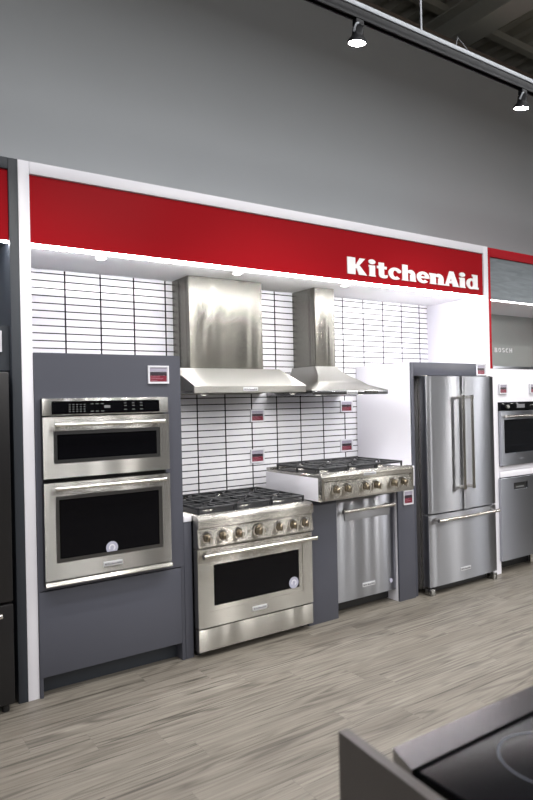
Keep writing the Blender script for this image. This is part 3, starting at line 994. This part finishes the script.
# ================================================================== HOODS
h1 = thing('range_hood', 'wide stainless canopy hood with broad chimney above the freestanding range', 'range hood', (1.55, 0.36, 1.67), 'range hoods')
cx0, cx1 = 1.090, 2.006
cn = build('canopy', MB().prism([(0.068, 1.676), (0.065, 1.680), (0.065, 1.724), (0.072, 1.732), (0.39, 1.858), (0.40, 1.862), (D - 0.003, 1.862), (D - 0.003, 1.676), (0.64, 1.676), (0.64, 1.70), (0.095, 1.70), (0.095, 1.676)], 'x', cx0, cx1), 'hood', h1)
for k in range(3):
    a = cx0 + 0.03 + k * 0.284
    mb = MB()
    for j in range(7):
        mb.box(a + j * 0.040, a + 0.028 + j * 0.040, 0.10, 0.62, 1.682, 1.698)
    build('baffle_filter', mb, 'steel', h1)
build('hood_lamp', MB().lathe([(0.0, 0.0), (0.02, 0.002), (0.028, 0.010), (0.028, 0.022)], (1.94, 0.14, 1.664), 'z'), 'satin', h1)
for xx in (1.20, 1.94):
    if xx < 1.5:
        build('hood_lamp', MB().lathe([(0.0, 0.0), (0.02, 0.002), (0.028, 0.010), (0.028, 0.022)], (xx, 0.14, 1.664), 'z'), 'satin', h1)
    build('lamp_lens', MB().cyl((xx, 0.14, 1.6625), (xx, 0.14, 1.6638), 0.016), 'hlamp', h1)
    spot('hood_lamp_glow', (xx, 0.16, 1.655), (xx, 0.45, 0.9), 5, size=140, radius=0.02)
badge(cn, 1.465, 1.585, 1.689, 1.714, 0.065)
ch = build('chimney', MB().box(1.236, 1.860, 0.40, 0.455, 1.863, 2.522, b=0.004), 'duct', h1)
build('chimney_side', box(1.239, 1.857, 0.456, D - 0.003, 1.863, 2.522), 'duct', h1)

h2 = thing('range_hood', 'narrow stainless hood with flared curved canopy above the rangetop', 'range hood', (2.447, 0.36, 1.65), 'range hoods')
cxm = 2.447
NL = 10
rings = []
# plan outline per level: back-left, front-left corner, front facet point, front facet point, front-right corner, back-right
for i in range(NL + 1):
    t = i / NL                     # 0 at the lip, 1 at the chimney
    z = 1.690 + t * 0.198
    e = (1 - t) ** 1.9
    hw = 0.118 + (0.382 - 0.118) * e
    yf = 0.365 - (0.365 - 0.062) * (1 - t) ** 1.25
    fx = 0.112 + (0.275 - 0.112) * (1 - t) ** 0.85
    fx = min(fx, hw - 0.004 * t)
    yb = D - 0.003
    yc = yf + (0.06 * math.sin(PI * t))
    rings.append([(cxm - hw, yb, z), (cxm - hw, yc, z), (cxm - fx, yf, z), (cxm + fx, yf, z), (cxm + hw, yc, z), (cxm + hw, yb, z)])
cn2 = build('canopy', MB().loft(rings), 'hood', h2, angle=25)
lip = build('lip', box(cxm - 0.384, cxm + 0.384, 0.056, D - 0.003, 1.655, 1.689, b=0.002), 'flatsteel', h2)
build('control_strip', box(cxm + 0.13, cxm + 0.27, 0.053, 0.0555, 1.664, 1.681), 'black', lip)
mb = MB()
for j in range(5):
    mb.cyl((cxm + 0.15 + j * 0.025, 0.0535, 1.6725), (cxm + 0.15 + j * 0.025, 0.050, 1.6725), 0.006, seg=12)
build('button', mb, 'satin', lip)
badge(lip, cxm - 0.055, cxm + 0.055, 1.660, 1.684, 0.056)
for xx in (cxm - 0.22, cxm + 0.22):
    build('lamp_lens', MB().cyl((xx, 0.20, 1.6525), (xx, 0.20, 1.6548), 0.02), 'hlamp', h2)
    spot('hood_lamp_glow', (xx, 0.22, 1.648), (xx, 0.45, 0.9), 3.5, size=140, radius=0.02)
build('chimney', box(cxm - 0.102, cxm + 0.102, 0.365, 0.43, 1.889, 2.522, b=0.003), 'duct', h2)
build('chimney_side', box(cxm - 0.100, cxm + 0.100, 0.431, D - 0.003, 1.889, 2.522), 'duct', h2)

# ================================================================== FRIDGE SURROUND + FRIDGE
sx = 3.036
fs = thing('refrigerator_surround', 'boxed surround of white side and dark grey front around refrigerator', 'cabinet', (3.5, 0.3, 0))
build('side_panel', box(sx, sx + 0.018, 0.016, 0.66, 0, 1.910, b=0.001), 'white', fs)['label'] = 'white side panel'
build('front_stile', box(sx, sx + 0.028, -0.002, 0.015, 0, 1.910, b=0.001), 'grey', fs)
build('header', box(sx + 0.029, W - T - 0.003, -0.002, 0.015, 1.800, 1.910, b=0.001), 'grey', fs)
build('top_panel', box(sx + 0.019, W - T - 0.003, 0.016, 0.66, 1.892, 1.910), 'white', fs)

fr = thing('refrigerator', 'stainless french door refrigerator with bottom freezer drawer', 'refrigerator', (3.56, 0.25, 0))
fx0, fxm, fx1 = 3.122, 3.556, 3.992
build('body', box(fx0 + 0.004, fx1 - 0.004, 0.018, 0.64, 0.035, 1.775, b=0.003), 'steel', fr)
build('body_front', box(fx0 + 0.010, fx1 - 0.010, -0.012, 0.017, 0.045, 1.780), 'steel', fr)


def curved_door(x0, x1, z0, z1, yf=-0.088, bulge=0.010, total=(fx0, fx1), name='door'):
    n = 14
    xm, hw = (total[0] + total[1]) / 2, (total[1] - total[0]) / 2
    front = []
    for k in range(n + 1):
        x = x0 + (x1 - x0) * k / n
        front.append((x, yf + bulge * ((x - xm) / hw) ** 2))
    front[0] = (x0, front[0][1] + 0.004)
    front[-1] = (x1, front[-1][1] + 0.004)
    poly = front + [(x1, -0.013), (x0, -0.013)]
    return build(name, MB().prism(poly, 'z', z0, z1), 'steelc', fr, angle=20)


dL = curved_door(fx0, fxm - 0.003, 0.668, 1.792)
dL['label'] = 'left fridge door'
dR = curved_door(fxm + 0.003, fx1, 0.668, 1.792)
dR['label'] = 'right fridge door'
dF = curved_door(fx0, fx1, 0.072, 0.655, name='drawer')
for d_, hx in ((dL, 3.498), (dR, 3.614)):
    mb = MB().cyl((hx, -0.143, 0.850), (hx, -0.143, 1.628), 0.0125, seg=20)
    for zz in (0.862, 1.616):
        mb.cyl((hx, -0.143, zz), (hx, -0.085, zz), 0.012, 0.015, seg=16)
        mb.cyl((hx, -0.143, zz - 0.016), (hx, -0.143, zz + 0.016), 0.0155, seg=20)
    build('handle', mb, 'satin', d_)
bar_handle(dF, (3.170, -0.143, 0.618), (3.945, -0.143, 0.618), 0.0125, 0.056, post_in=0.02)
badge(dF, 3.485, 3.615, 0.152, 0.182, -0.0885)
for a in (fx0 + 0.006, fx1 - 0.066):
    build('hinge_cover', box(a, a + 0.06, -0.05, 0.06, 1.793, 1.799, b=0.002), 'satin', fr)
    build('foot', MB().box(a, a + 0.055, -0.085, -0.013, 0.0, 0.055, b=0.006), 'steel', fr)
build('base_grille', box(fx0 + 0.075, fx1 - 0.075, -0.02, -0.0125, 0.012, 0.044), 'black', fr)

# ================================================================== RIGHT (RED FRAMED) BAY
RX0, RX1 = 4.064, 6.4
rb = thing('display_surround', 'red edged display bay with streaked grey concrete fascia at right edge', 'display stand', (5.2, 0.3, 0))
build('upright', box(RX0, RX0 + 0.030, 0, D + 0.03, 1.87, H - 0.004, b=0.001), 'redtrim', rb)
build('upright', box(RX1 - 0.03, RX1, 0, D + 0.03, 0, H - 0.004, b=0.001), 'redtrim', rb)
build('top_rail', box(RX0 + 0.031, RX1 - 0.031, 0, D + 0.03, H - 0.085, H - 0.004, b=0.001), 'redtrim', rb)
build('fascia_panel', box(RX0 + 0.031, RX1 - 0.031, 0.016, 0.034, 2.502, H - 0.087), 'concrete', rb)['label'] = 'streaked blue grey concrete panel'
build('soffit', box(RX0 + 0.031, RX1 - 0.031, 0.036, D, 2.502, 2.52), 'whitesat', rb)
build('led_strip', box(RX0 + 0.034, RX1 - 0.034, 0.017, 0.034, 2.494, 2.501), 'ledsoft', rb)
bp = build('back_panel', box(RX0 + 0.031, RX1 - 0.031, D, D + 0.02, 1.86, 2.501), 'beige', rb)
bp['label'] = 'glossy beige back panel with white lettering'
for c, a in zip('BOSCH', (5.045, 5.110, 5.175, 5.240, 5.305)):
    build('letter', glyph_mb(c, a, a + 0.048, 2.095, 0.048, D - 0.006, D), 'letter', bp, smooth=False)
loc = (4.20, 0.24, 2.492)
c = copy_tree(dl, None, loc)
c['label'] = 'recessed downlight in the red framed bay at right'
L1 = L0.copy()
L1.energy = 6
lo = bpy.data.objects.new('downlight_glow', L1)
COL.objects.link(lo)
lo.location = (4.20, 0.24, 2.48)

oc = thing('oven_cabinet', 'white housing around built-in oven in the red framed bay', 'cabinet', (5.2, 0.3, 0))
ox, oxr = 4.160, 4.756
mb = MB().box(RX0 + 0.001, ox - 0.003, 0.0, D, 0.0, 1.868)
mb.box(ox - 0.002, RX1 - 0.001, 0.0, D, 1.562, 1.868)
mb.box(oxr + 0.003, RX1 - 0.032, 0.0, D, 0.93, 1.561)
mb.box(ox - 0.002, oxr + 0.002, 0.0, D, 0.93, 0.975)
build('panel', mb, 'white', oc)
build('top_trim', box(RX0 + 0.031, RX1 - 0.031, -0.003, D - 0.001, 1.8685, 1.892), 'steelc', oc)
tag(build('worktop', box(ox - 0.002, RX1 - 0.033, -0.012, 0.6, 0.872, 0.926, b=0.002), 'white', origin=(5.2, 0.3, 0.872)), 'white worktop slab above the dishwasher in the red framed bay', 'worktop')

o2 = thing('wall_oven', 'built-in single oven with glass door in white housing at right', 'oven', (4.458, 0.25, 0.977))
mb = MB()
mb.box(ox, ox + 0.02, 0.0, 0.5, 0.978, 1.558)
mb.box(oxr - 0.02, oxr, 0.0, 0.5, 0.978, 1.558)
mb.box(ox + 0.021, oxr - 0.021, 0.48, 0.5, 0.978, 1.558)
mb.box(ox + 0.021, oxr - 0.021, 0.0, 0.479, 0.978, 0.995)
mb.box(ox + 0.021, oxr - 0.021, 0.0, 0.479, 1.541, 1.558)
build('cavity', mb, 'gap', o2)
c2 = build('control_panel', box(ox, oxr, -0.030, -0.001, 1.486, 1.558, b=0.002), 'bglass', o2)
for xx in (4.245, 4.671):
    build('knob', MB().lathe([(0, 0.022), (0.016, 0.022), (0.018, 0.0)], (xx, -0.0305, 1.520), Vector((0, -1, 0)), 20), 'satin', c2)
build('display', box(4.40, 4.52, -0.0315, -0.0302, 1.505, 1.54), 'badgeink', c2)
od = build('door', MB().band(rect(ox, oxr, 0.980, 1.480), rect(ox + 0.045, oxr - 0.045, 1.090, 1.400), 'y', -0.030, -0.002), 'steelc', o2)
build('window', box(ox + 0.046, oxr - 0.046, -0.022, -0.014, 1.091, 1.399), 'oglass', od)
bar_handle(od, (ox + 0.025, -0.072, 1.432), (oxr - 0.025, -0.072, 1.432), 0.011, 0.042)
for zz in (1.15, 1.28):
    mb = MB()
    for j in range(10):
        yy = 0.05 + j * 0.04
        mb.cyl((ox + 0.03, yy, zz), (oxr - 0.03, yy, zz), 0.003, seg=6)
    for xx in (ox + 0.05, oxr - 0.05):
        mb.cyl((xx, 0.03, zz), (xx, 0.45, zz), 0.004, seg=6)
    build('rack', mb, 'satin', o2)
build('badge', box(4.43, 4.49, -0.0315, -0.0302, 1.03, 1.042), 'badgeink', od)

d3 = thing('dishwasher', 'stainless dishwasher with dark pocket handle in the red framed bay', 'dishwasher', (4.44, 0.3, 0))
build('body', box(ox - 0.001, oxr + 0.001, 0.03, 0.6, 0.10, 0.868), 'gap', d3)
dp = build('door', MB().band(rect(4.142, 4.744, 0.115, 0.862), rect(4.330, 4.545, 0.748, 0.812), 'y', -0.028, -0.001), 'steelc', d3)
build('pocket_handle', box(4.331, 4.544, -0.014, -0.006, 0.749, 0.811), 'black', dp)
build('marking', box(4.38, 4.50, -0.0155, -0.0142, 0.765, 0.776), 'mark', dp)
for xx in (4.20, 4.70):
    build('foot', MB().cyl((xx, 0.06, 0), (xx, 0.06, 0.10), 0.016, seg=12), 'satin', d3)
build('toe_kick', box(ox, oxr, 0.12, 0.135, 0.0, 0.098), 'black', d3)
tag(build('filler_panel', box(oxr + 0.004, RX1 - 0.035, 0.0, 0.6, 0.0, 0.868), 'white', origin=(5.5, 0.3, 0)), 'white base panel right of the dishwasher with pocket handle', 'panel')

# ================================================================== TRACK LIGHTING
TY = -1.0
tk = thing('lighting_track', 'long black ceiling-hung lighting track with silver top edge', 'light track', (1.8, TY, 3.735))
mb = MB().box(-3.0, 7.5, TY - 0.02, TY + 0.02, 3.750, 3.794, b=0.002)
mb.box(-3.0, 7.5, TY - 0.02, TY - 0.012, 3.737, 3.752)
mb.box(-3.0, 7.5, TY + 0.012, TY + 0.02, 3.737, 3.752)
build('channel', mb, 'trackblack', tk)
build('top_rail', box(-3.0, 7.5, TY - 0.026, TY + 0.022, 3.795, 3.823, b=0.003), 'bracket', tk)
for xx in (-1.3, 2.127, 5.55):
    build('suspension_rod', MB().cyl((xx, TY, 3.82), (xx, TY, 6.45), 0.006, seg=10), 'bracket', tk)
build('suspension_wire', MB().sweep([(2.44, TY, 3.823), (2.462, TY, 3.90), (2.60, TY, 3.823)], 0.002, seg=6), 'bracket', tk)


def spot_head(x):
    t = thing('track_spotlight', '', 'spotlight', (x, TY, 3.59), 'track spotlights')
    mb = MB().box(x - 0.028, x + 0.028, TY - 0.018, TY + 0.018, 3.700, 3.737, b=0.003)
    build('adapter', mb, 'trackblack', t)
    build('bracket', MB().sweep([(x - 0.010, TY - 0.012, 3.712), (x - 0.030, TY - 0.020, 3.700), (x - 0.036, TY - 0.012, 3.680), (x - 0.030, TY, 3.668)], [0.007, 0.006, 0.006, 0.008], seg=10), 'bracket', t)
    n = Vector((0.0, 0.16, -1)).normalized()
    o = Vector((x, TY, 3.698))
    build('head', MB().lathe([(0.0, 0.0), (0.026, 0.0), (0.032, 0.006), (0.032, 0.040), (0.036, 0.052), (0.048, 0.066), (0.056, 0.078), (0.056, 0.088), (0.050, 0.088), (0.048, 0.082), (0.0, 0.081)], o, n, 28), 'trackblack', t)
    build('lamp_face', MB().lathe([(0.0, 0.0865), (0.040, 0.0855), (0.0475, 0.083)], o, n, 28), 'lamp', t)
    return t


sp = spot_head(1.612)
sl = {-1.45: 'spotlight on the ceiling track above the black refrigerator', 0.07: 'spotlight on the ceiling track above the tall grey oven cabinet',
      1.612: 'left one of the two lit black spotlights hanging from the ceiling track', 3.138: 'right one of the two lit black spotlights hanging from the ceiling track',
      4.645: 'spotlight on the ceiling track above the red framed bay'}
SL = bpy.data.lights.new('track_spot_beam', 'SPOT')
SL.energy = 60
SL.spot_size = math.radians(95)
SL.spot_blend = 0.8
SL.shadow_soft_size = 0.045
SL.color = (1.0, 0.96, 0.9)
for xx, lab in sl.items():
    t = sp if xx == 1.612 else copy_tree(sp, None, (xx, TY, 3.59))
    t['label'] = lab
    lo = bpy.data.objects.new('track_spot_beam', SL)
    COL.objects.link(lo)
    lo.location = (xx, TY + 0.02, 3.592)
    lo.rotation_euler = Vector((0.0, 0.16, -1)).to_track_quat('-Z', 'Y').to_euler()

# ================================================================== FOREGROUND
tag(build('divider_panel', MB().prism([(-0.022, -2.652), (0.0, -2.654), (-0.071, -3.45), (-0.093, -3.448)], 'z', 0, 0.950), 'panelbr', origin=(-0.006, -3.05, 0)), 'upright dark bronze grey panel in the near foreground beside the cooktop', 'panel')
er = thing('range', 'freestanding electric range with black glass top in the near foreground', 'range cooker', (0.42, -3.06, 0))
ex0, ex1 = 0.034, 0.794
build('body', box(ex0 + 0.004, ex1 - 0.004, -3.38, -2.76, 0.04, 0.905, b=0.003), 'steel', er)
build('top_trim', MB().prism([(0.045, -2.735), (0.022, -2.806), (ex1, -2.806), (ex1, -2.735)], 'z', 0.906, 0.930).box(ex1 - 0.012, ex1, -3.40, -2.813, 0.906, 0.926, b=0.002), 'flatsteel', er)
gt = build('glass_top', box(ex0, ex1 - 0.0125, -3.40, -2.8068, 0.906, 0.9255, b=0.001), 'cglass', er)
for (cx_, cy_, rr) in ((0.265, -2.932, 0.098), (0.575, -2.985, 0.13), (0.245, -3.245, 0.105), (0.60, -3.26, 0.08)):
    build('burner_ring', MB().band(ell(cx_, cy_, rr, rr, 48), ell(cx_, cy_, rr - 0.004, rr - 0.004, 48), 'z', 0.9250, 0.9259), 'ring', gt, smooth=False)
build('oven_door', box(ex0 + 0.004, ex1 - 0.004, -3.42, -3.382, 0.20, 0.80, b=0.004), 'steel', er)
for fx in (ex0 + 0.05, ex1 - 0.05):
    for fy in (-3.33, -2.82):
        build('leg', MB().cyl((fx, fy, 0), (fx, fy, 0.042), 0.018, seg=12), 'black', er)
